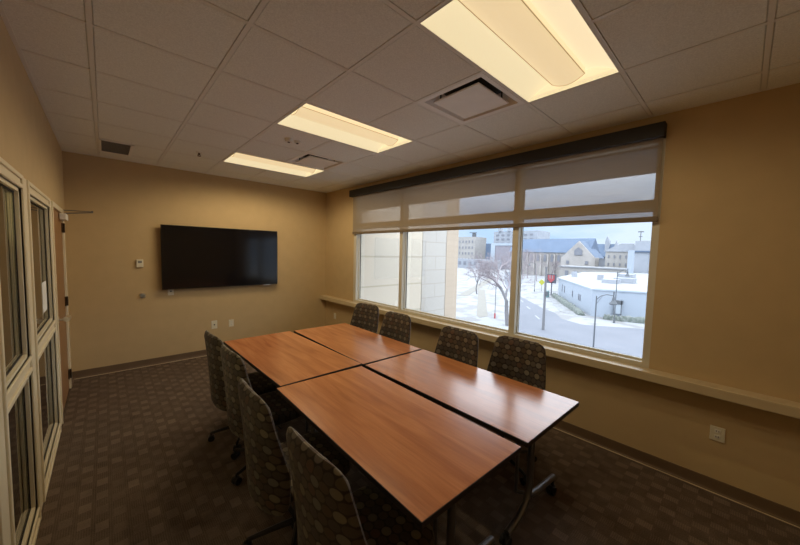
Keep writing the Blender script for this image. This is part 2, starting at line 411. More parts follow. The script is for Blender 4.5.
# remove the mid tee across the troffers: cut by boolean-free rebuild
bm = bmesh.new(); bm.from_mesh(grid_o.data); bmesh.ops.delete(bm, geom=bm.verts[:], context='VERTS')
q = MB(); q.bm.free(); q.bm = bm
for x in GX[1:-1]:
    cuts = [(ly + .012, ly + .598) for lx, ly in LIGHTS if lx + .1 < x < lx + 1.1]
    y = YB
    for c0, c1 in sorted(cuts):
        q.box((x - .012, y, H_), (x + .012, c0, H_ + .03)); y = c1
    q.box((x - .012, y, H_), (x + .012, 0, H_ + .03))
for y in GY[1:-1]:
    if y > YB + .02: q.box((0, y - .0118, H_ + .0005), (W_, y + .0118, H_ + .031))
q.box((0, YB, H_ - .001), (.02, 0, H_ + .02)).box((W_ - .02, YB, H_ - .001), (W_, 0, H_ + .02)).box((0, -.02, H_ - .001), (W_, 0, H_ + .02)).box((0, YB, H_ - .001), (W_, YB + .02, H_ + .02))
bmesh.ops.recalc_face_normals(bm, faces=bm.faces); bm.to_mesh(grid_o.data); bm.free()
struct(MB().box((-2.3, YB - .1, H_ + .25), (W_ + .2, .1, H_ + .3)).build('ceiling_deck', M['slot'], ceil))

struct(MB().box((-.12, 0, 0), (W_ + .15, .12, H_ + .25)).build('wall_far', M['paint']))
struct(MB().box((-.12, YB - .12, 0), (W_ + .15, YB, H_ + .25)).build('wall_back', M['paint']))
# window wall with one long opening
WY0, WY1, WZ0, WZ1 = -5.375, -1.0, .80, 2.80
T = .15
struct(MB().box((W_, YB, 0), (W_ + T, 0, WZ0)).box((W_, YB, WZ1), (W_ + T, 0, H_ + .25))
       .box((W_, YB, WZ0), (W_ + T, WY0, WZ1)).box((W_, WY1, WZ0), (W_ + T, 0, WZ1)).build('wall_right', M['paint']))
# left wall: two sidelights and a door
LZ1 = 2.165
struct(MB().box((-.12, YB, LZ1), (0, 0, H_ + .25)).box((-.12, YB, 0), (0, -4.85, LZ1)).box((-.12, -.33, 0), (0, 0, LZ1)).build('wall_left', M['paint']))

# cove baseboards
def cove(name, a, b, nrm):
    a, b, nrm = Vector(a), Vector(b), Vector(nrm)
    prof = [(0, 0), (.018, 0), (.013, .004), (.006, .014), (.004, .03), (.004, .097), (.002, .1), (0, .1)]
    r = [[p + nrm * d + Vector((0, 0, h)) for d, h in prof] for p in (a, b)]
    return struct(MB().loft(r).build(name, M['cove'], smooth=False))
cove('baseboard_far', (.0, 0, 0), (W_, 0, 0), (0, -1, 0))
cove('baseboard_right', (W_, 0, 0), (W_, YB, 0), (-1, 0, 0))
cove('baseboard_back', (0, YB, 0), (W_, YB, 0), (0, 1, 0))
cove('baseboard_left', (0, -.0, 0), (0, -.33, 0), (1, 0, 0))
# thin pale strip standing in for the highlight along the cove toe
struct(MB().box((.02, -.026, 0), (W_ - .02, -.018, .004)).build('trim_1', M['sill']))
struct(MB().box((W_ - .026, YB, 0), (W_ - .018, -.02, .004)).build('trim_2', M['sill']))
# the long ledge under the window
struct(MB().box((W_ - .13, YB, .757), (W_ + .0, -.0005, .83), bevel=.005).build('trim_3', M['sill']))

# ------------------------------------------------------------------ exterior window
win = struct(MB().box((W_ + .0, WY0, .80), (W_ + .11, WY1, .868)).box((W_ + .0, WY0, 2.70), (W_ + .11, WY1, 2.80))
             .box((W_ - .0, WY0, .868), (W_ + .11, WY0 + .05, 2.70)).box((W_ - .0, WY1 - .08, .868), (W_ + .11, WY1, 2.70)).build('window_1', M['alu']))
MUL = [-2.268, -4.125]
MH = .034
for y in MUL:
    MB().box((W_ + .0, y - MH, .868), (W_ + .115, y + MH, 2.70), bevel=.002).build('mullion', M['alu'], win)
edges = [WY0 + .05] + [m for m in sorted(MUL)] + [WY1 - .08]
for i in range(3):
    y0 = edges[i] + (MH if i else 0); y1 = edges[i + 1] - (MH if i < 2 else 0)
    MB().box((W_ + .02, y0, 2.165), (W_ + .11, y1, 2.235), bevel=.002).build('transom', M['alu'], win)
    for z0, z1 in ((.868, 2.165), (2.235, 2.70)):
        MB().box((W_ + .088, y0 + .003, z0 + .012), (W_ + .094, y1 - .003, z1 - .012)).build('glass_pane', M['glass'], win)
        g = MB()
        for a, b in (((y0, z0), (y1, z0 + .013)), ((y0, z1 - .013), (y1, z1)), ((y0, z0), (y0 + .006, z1)), ((y1 - .006, z0), (y1, z1))):
            g.box((W_ + .083, a[0], a[1]), (W_ + .1, b[0], b[1]))
        g.build('gasket', M['slot'], win)
        g = MB()
        g.box((W_ + .06, y0, z0), (W_ + .083, y1, z0 + .016)).box((W_ + .06, y0, z0), (W_ + .083, y0 + .008, z1)).box((W_ + .06, y1 - .008, z0), (W_ + .083, y1, z1))
        g.build('glazing_bead', M['alu'], win)
# roller shade
sh = thing('roller_shade', 'sheer brown roller shade, lowered a third of the way over the long window', 'window shade', (W_ - .05, (WY0 + WY1) / 2, 2.06))
def rel(o, mbuild, *a, **k):
    ob = mbuild.build(*a, **k); ob.parent = o
    L = o.location
    for v in ob.data.vertices: v.co -= L
    return ob
rel(sh, MB().box((W_ - .085, WY0 - .0, 2.725), (W_ - .0005, WY1 + .045, 2.838), bevel=.004), 'cassette', M['cassette'])
g = MB(); zs = [2.095 + (2.73 - 2.095) * k / 8 for k in range(9)]
g.loft([[(W_ - .035, WY0 + .012, z), (W_ - .035, WY1 - .01, z)] for z in zs], closed=False)
rel(sh, g, 'shade_fabric', M['shade'])
rel(sh, MB().box((W_ - .043, WY0 + .012, 2.055), (W_ - .027, WY1 - .01, 2.098), bevel=.004), 'hem_bar', mat('brown_hem_sleeve', (.15, .11, .07), .6, noise=(10, .05)))

# ------------------------------------------------------------------ interior lites and door on the left
Y_P0, Y_P1, Y_P2 = -4.85, (-2.93, -2.70), (-1.62, -1.40)
def lite(name, y0, y1):
    """one frame bay: y0..y1 is the clear opening between posts"""
    f = MB()
    for z0, z1 in ((.095, .975), (1.07, 2.085)):
        for a, b in (((y0, z0), (y1, z0 + .022)), ((y0, z1 - .022), (y1, z1)), ((y0, z0), (y0 + .022, z1)), ((y1 - .022, z0), (y1, z1))):
            f.box((-.06, a[0], a[1]), (-.006, b[0], b[1]))
    o = struct(f.build(name, M['cream']))
    for z0, z1 in ((.117, .953), (1.092, 2.063)):
        MB().box((-.034, y0 + .02, z0), (-.028, y1 - .02, z1)).build('glass_pane', M['glass_in'], o)
        g = MB()
        for a, b in (((y0 + .022, z0), (y1 - .022, z0 + .008)), ((y0 + .022, z1 - .008), (y1 - .022, z1)), ((y0 + .022, z0), (y0 + .032, z1)), ((y1 - .034, z0), (y1 - .022, z1))):
            g.box((-.028, a[0], a[1]), (-.023, b[0], b[1]))
        g.build('gasket', M['slot'], o)
    return o
f = MB()
posts = [(-4.85, -4.76), (-3.84, -3.62), (-2.93, -2.70), (-1.63, -1.405)]
for a, b in posts:
    f.box((-.055, a, .0), (.002, b, LZ1))
    f.box((-.01, a, .0), (.012, a + .028, LZ1), bevel=.004).box((-.01, b - .028, .0), (.012, b, LZ1), bevel=.004)
for z0, z1 in ((0.0, .095), (.975, 1.07), (2.085, LZ1)):
    for i in range(3):
        y0, y1 = posts[i][1] - .01, posts[i + 1][0] + .01
        f.box((-.055, y0, z0), (.001, y1, z1))
        for q in ((z0, z0 + .026), (z1 - .026, z1)): f.box((-.01, y0, q[0]), (.011, y1, q[1]), bevel=.004)
fr = struct(f.build('trim_4', M['cream']))
lt = [lite('window_2', -4.76, -3.84), lite('window_3', -3.62, -2.93), lite('window_4', -2.70, -1.63)]
# door frame + door
f = MB()
f.box((-.13, -.37, 0), (.012, -.32, LZ1), bevel=.004).box((-.13, -1.42, 2.115), (.012, -.32, LZ1), bevel=.004)
struct(f.build('trim_5', M['cream']))
door = struct(MB().box((-.052, -1.418, .008), (-.006, -.372, 2.113), bevel=.002).build('door_1', M['door']))
for z in (.19, 1.08, 1.95):
    MB().cyl((.012, -.375, z - .055), (.012, -.375, z + .055), .009, 10).box((-.006, -.43, z - .055), (.003, -.375, z + .055)).build('hinge', M['bronze'], door)
h = MB()
h.cyl((-.006, -1.345, 1.02), (.010, -1.345, 1.02), .034, 24).cyl((.01, -1.345, 1.02), (.06, -1.345, 1.02), .011, 14)
h.tube([(.058, -1.352, 1.02), (.068, -1.30, 1.021), (.068, -1.20, 1.018)], [.025, .024, .019], 12)
h.build('door_handle', M['chrome'], door, smooth=True)
c = MB().box((.0, -.74, 2.03), (.055, -.46, 2.10), bevel=.006)
c.build('door_closer', M['plastic_white'], door)
c = MB().tube([(.03, -.60, 2.108), (.26, -.50, 2.145)], .006, 8).tube([(.26, -.50, 2.155), (.02, -.45, 2.155)], .005, 8).cyl((.26, -.50, 2.14), (.26, -.50, 2.165), .009, 12)
c.build('closer_arm', M['steel'], door)
pn = tag(MB().box((-.0275, -1.98, 1.19), (-.0265, -1.74, 1.44)).build('paper_notice', M['paper']), 'white paper notice taped to the glass of the sidelight beside the door', 'notice')

# corridor beyond the glass
struct(MB().box((-2.2, YB, -.1), (-.0, 0.0, -.002)).build('floor_corridor', M['carpet']))
struct(MB().box((-2.32, YB, 0), (-2.2, 0, H_)).box((-2.2, 0, 0), (-.12, .12, H_)).box((-2.2, YB - .12, 0), (-.12, YB, H_)).build('wall_corridor', M['corr_wall']))
struct(MB().box((-2.2, YB, 2.6), (-.12, 0, 2.65)).build('ceiling_corridor', M['tile']))
cl = thing('corridor_fill_light', 'unseen ceiling light added to brighten the corridor beyond the glass sidelights', 'ceiling light', (-1.1, -3.2, 2.598))  # added light, out of view, to brighten what shows through the glass
MB().box((-.3, -.6, -.03), (.3, .6, 0)).build('fill_light_cover', M['diffuser'], cl)
CORR = cl
struct(MB().box((-2.2, -2.6, 0), (-2.16, -1.65, 2.12)).build('door_2', M['door']))
struct(MB().box((-2.2, -2.68, 0), (-2.15, -2.6, 2.2)).box((-2.2, -1.65, 0), (-2.15, -1.57, 2.2)).box((-2.2, -2.68, 2.12), (-2.15, -1.57, 2.2)).build('trim_6', M['cream']))
struct(MB().box((-2.2, YB, 0), (-2.188, -2.68, .1)).box((-2.2, -1.57, 0), (-2.188, 0, .1)).build('baseboard_corridor', M['cove']))

# ------------------------------------------------------------------ ceiling fixtures
def spot(loc, parent, power, col=LAMP_COL, size=math.radians(172), blend=.4):
    d = bpy.data.lights.new('lamp_light', 'SPOT'); d.energy = power; d.color = col; d.spot_size = size; d.spot_blend = blend
    d.shadow_soft_size = 0.0
    o = bpy.data.objects.new('lamp_light', d); COL.objects.link(o); o.parent = parent; o.location = loc
    return o
def troffer():
    t = thing('ceiling_troffer', 'x', 'ceiling light')
    L, Wd = 1.2192, .6096; m = .014; top = .085
    x0, x1, y0, y1 = m, L - m, m, Wd - m
    f = MB()
    f.box((.006, .006, 0), (L - .006, m, .03)).box((.006, Wd - m, 0), (L - .006, Wd - .006, .03)).box((.006, m, 0), (m, Wd - m, .03)).box((L - m, m, 0), (L - .006, Wd - m, .03))
    f.build('frame', M['tee'], t)
    # curved reflectors either side of the basket
    cy = Wd / 2; bw = .105
    for sgn in (-1, 1):
        r = MB(); rings = []
        for k in range(11):
            a = k / 10
            y = cy + sgn * (Wd / 2 - m) * (1 - a) + sgn * (bw - .01) * a
            z = .002 + top * math.sin(a * PI / 2) ** .8
            rings.append([(x0, y, z), (x0 + .3, y, z), (x1 - .3, y, z), (x1, y, z)])
        r.loft(rings, closed=False)
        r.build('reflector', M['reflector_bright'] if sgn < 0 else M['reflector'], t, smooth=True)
    # end plates
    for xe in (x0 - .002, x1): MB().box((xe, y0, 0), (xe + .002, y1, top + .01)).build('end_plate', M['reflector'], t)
    b = MB(); rings = []
    for k in range(13):
        a = PI * k / 12
        rings.append([(x0 + .035, cy - bw * math.cos(a), top - .035 - .036 * math.sin(a) ** 2), (x1 - .035, cy - bw * math.cos(a), top - .035 - .036 * math.sin(a) ** 2)])
    b.loft(rings, closed=False)
    for xe in (x0 + .035, x1 - .035):
        vs = [b.bm.verts.new((xe, cy - bw * math.cos(PI * k / 12), top - .035 - .036 * math.sin(PI * k / 12) ** 2)) for k in range(13)] + [b.bm.verts.new((xe, cy + sg * bw, top)) for sg in (1, -1)]
        b.bm.faces.new(vs)
    for sgn in (-1, 1): b.box((x0 + .035, cy + sgn * bw - .001, top - .036), (x1 - .035, cy + sgn * bw + .001, top + .002))
    bk = b.build('lamp_basket', M['diffuser'], t, smooth=True)
    r = MB()
    for sgn in (-1, 1): r.box((x0 + .033, cy + sgn * bw - .002, top - .0385), (x1 - .033, cy + sgn * bw + .002, top - .034))
    for xe in (x0 + .035, x1 - .035):
        r.tube([(xe, cy - bw * math.cos(PI * k / 12), top - .036 - .036 * math.sin(PI * k / 12) ** 2) for k in range(13)], .0022, 6)
    r.build('basket_rim', M['lampline'], bk)
    MB().box((.006, .006, top + .008), (L - .006, Wd - .006, top + .015)).build('housing', M['tee'], t)
    for ix in range(3):
        for iy in (-.17, .17):
            spot((.22 + ix * .39, cy + iy, .0), t, LAMP_W[0])
    return t
for yy in (-.4, .4): spot((0, yy, -.04), CORR, 38.0)  # spots of the added corridor light
t0 = troffer()
labs = ['warm ceiling light nearest the camera, cut off by the top edge', 'warm ceiling light in the middle of the row of three', 'warm ceiling light nearest the television wall, smallest in view']
for i, (lx, ly) in enumerate(LIGHTS):
    t = t0 if i == 0 else copy_tree(t0)
    t.location = (lx, ly, H_)
    for c in kids(t):
        if c.type == 'LIGHT':
            c.data = c.data.copy(); c.data.energy = LAMP_W[i]
    t['label'] = labs[i]; t['group'] = 'recessed ceiling lights'

def plaque():
    t = thing('supply_diffuser', 'x', 'air vent')
    s = .6096; f = MB(); m = .012
    # frame with sloped neck
    def R(d, z): return [(d, d, z), (s - d, d, z), (s - d, s - d, z), (d, s - d, z)]
    f.loft([R(m, 0), R(.05, .004), R(.055, .012), R(.12, .09)], cap=False)
    f.build('frame', M['vent'], t)
    MB().box((.1, .1, .09), (s - .1, s - .1, .1)).build('duct', M['slot'], t)
    p = MB(); p.loft([[(x, y, z) for x, y in ((d, d), (s - d, d), (s - d, s - d), (d, s - d))] for d, z in ((.105, .012), (.10, .004), (.10, .001), (.105, -.001))])
    p.build('face_plate', M['vent'], t)
    for x, y in ((.14, .14), (s - .14, .14), (.14, s - .14), (s - .14, s - .14)): MB().cyl((x, y, .005), (x, y, .09), .006, 8).build('hanger', M['slot'], t)
    return t
d0 = plaque()
for i, (lx, ly) in enumerate(DIFF):
    t = d0 if i == 0 else copy_tree(d0)
    t.location = (lx, ly, H_); t['label'] = ['square ceiling air diffuser beside the nearest light', 'square ceiling air diffuser seen edge-on between the two farther lights'][i]; t['group'] = 'square ceiling diffusers'
t = thing('return_grille', 'small grey return air grille in the ceiling near the door', 'air vent', (.342, -.99, H_))
MB().box((0, .0, -.008), (.30, .02, .004)).box((0, .575, -.008), (.30, .595, .004)).box((0, .0, -.008), (.02, .595, .004)).box((.27, 0, -.008), (.30, .595, .004)).build('frame', M['vent'], t)
g = MB()
for k in range(21): g.box((.02 + .0125 * k, .02, -.006), (.023 + .0125 * k, .575, .001))
for k in range(44): g.box((.02, .02 + .0125 * k, -.006), (.27, .023 + .0125 * k, .001))
g.box((.02, .02, .0), (.27, .575, .0015))
g.build('grille', M['grille'], t)

def sprinkler(x, y, label):
    t = thing('sprinkler_head', label, 'sprinkler', (x, y, H_), group='ceiling sprinkler heads')
    MB().cyl((0, 0, .002), (0, 0, -.008), .038, 24, .03).build('escutcheon', M['plastic_white'], t, smooth=True)
    MB().cyl((0, 0, -.008), (0, 0, -.03), .011, 12).cyl((0, 0, -.043), (0, 0, -.046), .02, 16).tube([(-.012, 0, -.026), (-.016, 0, -.034), (-.004, 0, -.044)], .003, 6).tube([(.012, 0, -.026), (.016, 0, -.034), (.004, 0, -.044)], .003, 6).build('nozzle', M['bronze'], t, smooth=True)
sprinkler(1.24, -1.24, 'small sprinkler head in the ceiling left of the farthest light')
t = thing('smoke_detector', 'pair of small round ceiling sensors between the middle and farthest lights', 'smoke detector', (1.85, -2.52, H_))
MB().cyl((-.035, 0, .002), (-.035, 0, -.03), .045, 24, .035).build('sensor_body', M['plastic_white'], t, smooth=True)
sb = MB().cyl((.06, 0, .002), (.06, 0, -.02), .035, 24, .028).build('sensor_body', M['plastic_white'], t, smooth=True)
for lx, lz in ((.06, -.019), (-.035, -.029)): MB().cyl((lx, 0, lz), (lx, 0, lz - .006), .013, 16).build('sensor_lens', M['slot'], sb, smooth=True)

# ------------------------------------------------------------------ television wall
tv = thing('television', 'large black flat-screen television mounted on the far wall', 'television', (1.81, -.085, 1.60))
MB().box((-.85, -.012, -.477), (.85, .03, .477), bevel=.004).build('casing', M['bezel'], tv)
MB().box((-.838, -.0135, -.462), (.838, -.0125, .468)).build('screen', M['screen'], tv)
MB().box((-.28, .03, -.2), (.28, .0845, .2)).build('wall_bracket', M['black'], tv)
MB().box((.60, -.016, -.488), (.72, .02, -.474), bevel=.002).build('sensor_lip', M['chrome'], tv)

def plate(x, z, w_, h_, kind, label, name='power_outlet', cat='outlet', group=None, yy=0, wall='far'):
    t = thing(name, label, cat, (x, 0, z) if wall == 'far' else (W_, x, z), 0 if wall == 'far' else -PI / 2, group)
    MB().box((-w_ / 2, -.007, -h_ / 2), (w_ / 2, -.0003, h_ / 2), bevel=.002).build('cover_plate', M['plastic'], t)
    for sx in ([0] if w_ < .1 else [-w_ / 4, w_ / 4]):
        if kind == 'outlet':
            for sz in (-.021, .021):
                s = MB().box((sx - .016, -.0095, sz - .013), (sx + .016, -.006, sz + .013), bevel=.002).build('socket', M['plastic_white'], t)
                MB().box((sx - .008, -.0102, sz - .005), (sx - .005, -.0094, sz + .006)).box((sx + .005, -.0102, sz - .005), (sx + .008, -.0094, sz + .006)).build('slots', M['slot'], s)
        if kind == 'jack':
            MB().box((sx - .009, -.0105, -.01), (sx + .009, -.006, .01)).build('jack', M['slot'], t)
    return t
plate(1.905, .485, .075, .12, 'outlet', 'ivory wall outlet on the far wall, the right-hand one of two')
plate(1.650, .492, .085, .135, 'jack', 'larger ivory data plate on the far wall, left of the outlet', 'data_plate', 'wall plate')
plate(1.075, 1.085, .075, .12, 'jack', 'ivory wall plate just below the lower left corner of the television', 'cable_plate', 'wall plate')
plate(-5.81, .452, .082, .108, 'outlet', 'ivory outlet plate under the ledge, at the right near the camera', wall='right')
plate(-.38, .45, .075, .12, 'outlet', 'ivory outlet under the ledge in the far corner', wall='right')
t = thing('thermostat', 'small ivory thermostat on the far wall left of the television', 'thermostat', (.72, 0, 1.51))
MB().box((-.038, -.028, -.055), (.038, -.0003, .055), bevel=.004).build('housing', M['plastic'], t)
MB().box((-.022, -.0295, .005), (.022, -.0275, .036)).build('display', M['grille'], t)
t = thing('wall_door_stop', 'round metal door stop on the far wall below the thermostat', 'door stop', (.74, 0, 1.045))
MB().cyl((0, -.0003, 0), (0, -.012, 0), .036, 24).build('base_plate', M['chrome'], t, smooth=True)
MB().cyl((0, -.012, 0), (0, -.035, 0), .022, 20).build('rubber_bumper', M['grille'], t, smooth=True)

# ------------------------------------------------------------------ tables
TW, TL, TH = .75, 1.512, .742
def make_table():
    t = thing('training_table', 'x', 'table', group='wood-topped training tables')
    mb = MB()
    mb.box((-TW / 2, -TL / 2, TH - .03), (TW / 2, TL / 2, TH - .0012), 0, bevel=.003)
    top = mb.build('tabletop', [M['edge']], t)
    MB().box((-TW / 2 + .003, -TL / 2 + .003, TH - .004), (TW / 2 - .003, TL / 2 - .003, TH)).build('laminate_surface', M['wood'], top)
    MB().box((-TW / 2 + .02, -TL / 2 + .02, TH - .0325), (TW / 2 - .02, TL / 2 - .02, TH - .0295)).build('underside', M['under'], top)
    for s in (-1, 1):
        y = s * (TL / 2 - .14); y2 = s * (TL / 2 - .22)
        lg = MB()
        lg.tube([(-.02, y, TH - .035), (-.02, y, .26), (-.03, y, .20), (-.07, y, .145), (-.16, y, .095), (-.29, y, .075)], .021, 14)
        lg.tube([(-.02, y, .18), (.08, y, .155), (.36, y, .125)], .021, 14)
        o = lg.build('leg', M['steel'], t, smooth=True)
        MB().cyl((-.045, y2, TH - .035), (-.045, y2, .17), .012, 12).cyl((-.045, y2, .17), (-.03, y, .19), .012, 10).build('slide_post', M['steel'], o, smooth=True)
        MB().box((-.14, min(y, y2) - .03, TH - .06), (.12, max(y, y2) + .03, TH - .032)).build('mounting_plate', M['black'], o)
        for cx, cz in ((-.29, .075), (.35, .125)):
            w_ = MB()
            yo = y + .0
            w_.cyl((cx, yo, .062), (cx, yo, cz), .012, 10)
            w_.box((cx - .026, yo - .018, .045), (cx + .02, yo + .018, .068), bevel=.004)
            w_.cyl((cx - .01, yo - .026, .031), (cx - .01, yo - .006, .031), .031, 20).cyl((cx - .01, yo + .006, .031), (cx - .01, yo + .026, .031), .031, 20)
            w_.build('caster', M['black'], o, smooth=True)
    bm_ = MB().box((-.045, -TL / 2 + .16, TH - .085), (.005, TL / 2 - .16, TH - .045)); bm_.build('stretcher', M['black'], t)
    MB().tube([(.13, -TL / 2 + .06, TH - .035), (.13, -TL / 2 + .05, TH - .075), (.22, -TL / 2 + .05, TH - .085)], .006, 8).build('fold_latch', M['chrome'], t, smooth=True)
    return t
tb = make_table()
for i, (x, y, r, dz, lab) in enumerate([
    (1.606, -4.356, -.030, 0, 'wood-topped table nearest the camera, on the chair-lined left side'),
    (2.398, -4.384, -.0180, .004, 'wood-topped table at the right front, its corner glaring with window light'),
    (1.660, -2.816, .0060, -.001, 'wood-topped table at the far left, nearest the television'),
    (2.432, -2.838, -.0200, -.003, 'wood-topped table at the far right, against the window side')]):
    t = tb if i == 0 else copy_tree(tb)
    t.location = (x, y, 0); t.rotation_euler = (0, 0, r); t.scale.z = 1; t['label'] = lab
    t.location.z = 0
# (the right front table is on slightly raised glides)
    if dz > 0:
        for c in kids(t): c.location.z += dz

# ------------------------------------------------------------------ chairs
def rr_ring(cx, cy, z, hx, hy, n=24, p=3.2, bend=0, rot=0):
    out = []
    for k in range(n):
        a = 2 * PI * k / n; c, s = math.cos(a), math.sin(a)
        x = hx * math.copysign(abs(c) ** (2 / p), c); y = hy * math.copysign(abs(s) ** (2 / p), s)
        out.append((cx + x + bend * (y / .25) ** 2, cy + y, z))
    return out
def make_chair():
    t = thing('task_chair', 'x', 'chair')
    # backrest: x = depth (front is +x), y = width
    zs = []
    z0, z1 = .335, 1.01
    rings = []
    K = 40
    for k in range(K + 1):
        u = k / K; u = .5 - .5 * math.cos(PI * u) if False else u
        z = z0 + (z1 - z0) * u
        # width
        if z < .62: w_ = .250 + .024 * math.sin((z - z0) / (.62 - z0) * PI / 2)
        else: w_ = .274 - .056 * ((z - .62) / (z1 - .62)) ** 1.3
        rt, rb = .062, .12
        if z1 - z < rt: d = rt - (z1 - z); w_ = w_ - rt + math.sqrt(max(rt * rt - d * d, 0))
        if z - z0 < rb: d = rb - (z - z0); w_ = w_ - rb + math.sqrt(max(rb * rb - d * d, 0))
        th = .034 * min(1, math.sqrt(max(.02, (z1 - z) / .05))) * min(1, math.sqrt(max(.03, (z - z0) / .05)))
        cx = -.245 - .045 * ((z - .5) / .5) ** 2 * (1 if z > .5 else -.1) - .010 * math.sin((z - .4) * 6)
        rings.append(rr_ring(cx, 0, z, max(th, .004), w_, 28, 2.6, bend=.022 + .05 * min(1, max(0, (z1 - z) / .4)) ** 1.2))
    b = MB().loft(rings)
    back = b.build('backrest', M['fabric'], t, smooth=True, uv=lambda c, n: (c.y + .5 + .3 * c.x, c.z))
    # seat cushion
    rings = []
    for hx, hy, z in ((.20, .20, .405), (.235, .235, .412), (.248, .25, .43), (.25, .252, .452), (.243, .245, .472), (.22, .222, .486), (.16, .16, .492), (.06, .06, .494)):
        rings.append(rr_ring(.03, 0, z, hx, hy, 28, 4))
    MB().loft(rings).build('seat', M['fabric'], t, smooth=True, uv=lambda c, n: (c.y + .5, c.x + .5))
    MB().loft([rr_ring(.03, 0, z, h, h, 20, 4) for z, h in ((.385, .17), (.392, .2), (.41, .205))]).build('seat_pan', M['black'], t, smooth=True)
    MB().box((-.22, -.03, .375), (.0, .03, .39)).tube([(-.17, 0, .382), (-.225, 0, .40), (-.232, 0, .47)], .02, 8).box((-.09, -.07, .35), (.1, .07, .388), bevel=.006).tube([(.02, -.07, .37), (.02, -.22, .372)], .006, 8).build('tilt_mechanism', M['black'], t)
    MB().cyl((0, 0, .20), (0, 0, .355), .014, 16).cyl((0, 0, .09), (0, 0, .235), .026, 18).build('gas_column', M['black'], t, smooth=True)
    MB().cyl((0, 0, .065), (0, 0, .12), .045, 20, .036).build('base_hub', M['black'], t, smooth=True)
    for k in range(5):
        a = 2 * PI * k / 5 + .35
        c, s = math.cos(a), math.sin(a)
        lg = MB().tube([(c * .03, s * .03, .098), (c * .15, s * .15, .088), (c * .285, s * .285, .072)], [.019, .016, .012], 8)
        lo = lg.build('leg', M['black'], t, smooth=True)
        px, py = c * .285, s * .285; nx, ny = -s, c
        w_ = MB()
        w_.cyl((px, py, .04), (px, py, .078), .008, 8)
        for q in (-1, 1):
            w_.cyl((px + nx * .006 * q, py + ny * .006 * q, .027), (px + nx * .024 * q, py + ny * .024 * q, .027), .027, 16)
        w_.box((px - .018, py - .018, .032), (px + .018, py + .018, .054), bevel=.004)
        w_.build('caster', M['black'], lo, smooth=True)
    return t
ch = make_chair()
# back tops: left row faces +x, right row faces -x
CH = [('L', 1.020, -2.725, .05, 'patterned chair on the left side, farthest back towards the television'),
      ('L', 1.015, -3.285, .03, 'patterned chair on the left side, second from the television end'),
      ('L', .910, -4.09, -.02, 'patterned chair on the left side, second from the camera'),
      ('L', .915, -4.765, .02, 'patterned chair on the left side nearest the camera, cut off by the bottom edge'),
      ('R', 3.065, -4.56, .02, 'patterned chair on the window side nearest the camera, rightmost of four'),
      ('R', 2.94, -3.98, -.03, 'patterned chair on the window side, second from the camera'),
      ('R', 2.99, -3.03, .02, 'patterned chair on the window side, third from the camera'),
      ('R', 3.095, -2.305, .15, 'patterned chair on the window side, farthest from the camera')]
BT = .283     # distance from chair centre back to the top of the backrest
for i, (side, x, y, r, lab) in enumerate(CH):
    t = ch if i == 0 else copy_tree(ch)
    base = 0 if side == 'L' else PI
    t.rotation_euler = (0, 0, base + r)
    t.location = (x + BT if side == 'L' else x - BT, y, 0)
    for c in kids(t):      # each swivel base stands at its own angle
        if c.name.startswith('leg'): c.rotation_euler.z = math.radians((0, 36, 0, 40, 48, 24, 20, 10)[i])
    t['label'] = lab; t['group'] = 'patterned chairs along the left side' if side == 'L' else 'patterned chairs along the window side'

# ------------------------------------------------------------------ outdoors
G = -8.0
struct(MB().box((W_ + T, -150, G - .5), (700, 500, G)).build('floor_outdoors', M['snow_ground']))
def flat(name, poly, z, m):
    return struct(MB().prism(poly, 'z', G - .05, z).build(name, m))
# street, its far kerb curving away to the upper left
flat('floor_street', [(15, -40), (15, 2.5), (39.4, 14.6), (55, 22.3), (70, 30.5), (95, 46), (130, 66), (160, 82), (165, 76), (115, 50.5), (90, 39), (70.4, 28.5), (59.3, 18.9), (56.1, 15.4), (51.7, 12.6), (50.1, 9.6), (50.0, 8.9), (54.0, 2.95), (62, -12), (75, -40)], G + .02, M['road'])
flat('floor_pavement', [(58.5, 15.6), (71.5, 22.4), (89, 32), (117, 47), (119, 44.5), (91, 30), (73, 20.8), (60.5, 14.0), (56.5, 12.2)], G + .035, M['walk'])
flat('floor_path', [(41.9, 20.9), (43, 22.2), (75, 43.0), (76, 41.6), (44, 20.8)], G + .03, M['path'])
flat('floor_cross_path', [(60, 38.5), (110, 62), (111, 59.5), (61, 36.5)], G + .04, M['path'])
for x, y in ((56, 19.8), (63, 24.5), (72, 30.8), (48.5, 14.8)):
    struct(MB().prism([(x, y), (x + 2.3, y + 1.7), (x + 2.45, y + 1.5), (x + .15, y - .2)], 'z', G, G + .03).build('trim_7', M['snow']))

# own building's wing beyond the window
wing = thing('building_wing', 'cream panelled wing of the building just outside the left panes', 'building', (3.9, 1.0, G))
def wpart(name, a, b, m):
    o = MB().box(a, b).build(name, m, wing)
    for v in o.data.vertices: v.co -= wing.location
wpart('panel_wall', (3.86, 1.06, G), (6.86, 3.0, 9), M['wing_panel'])
wpart('recessed_wall', (6.86, 1.065, G), (7.72, 3.0, 9), M['wing_panel'])
wpart('stone_pier', (7.72, 1.045, G), (8.89, 3.0, 9), M['wing_stone'])
wpart('brick_corner', (8.89, 1.03, G), (9.53, 3.0, 9), M['wing_brick'])
o = struct(MB().box((W_ + T, -12, 2.85), (5.6, 1.06, 3.1)).build('ceiling_overhang', M['cassette']))

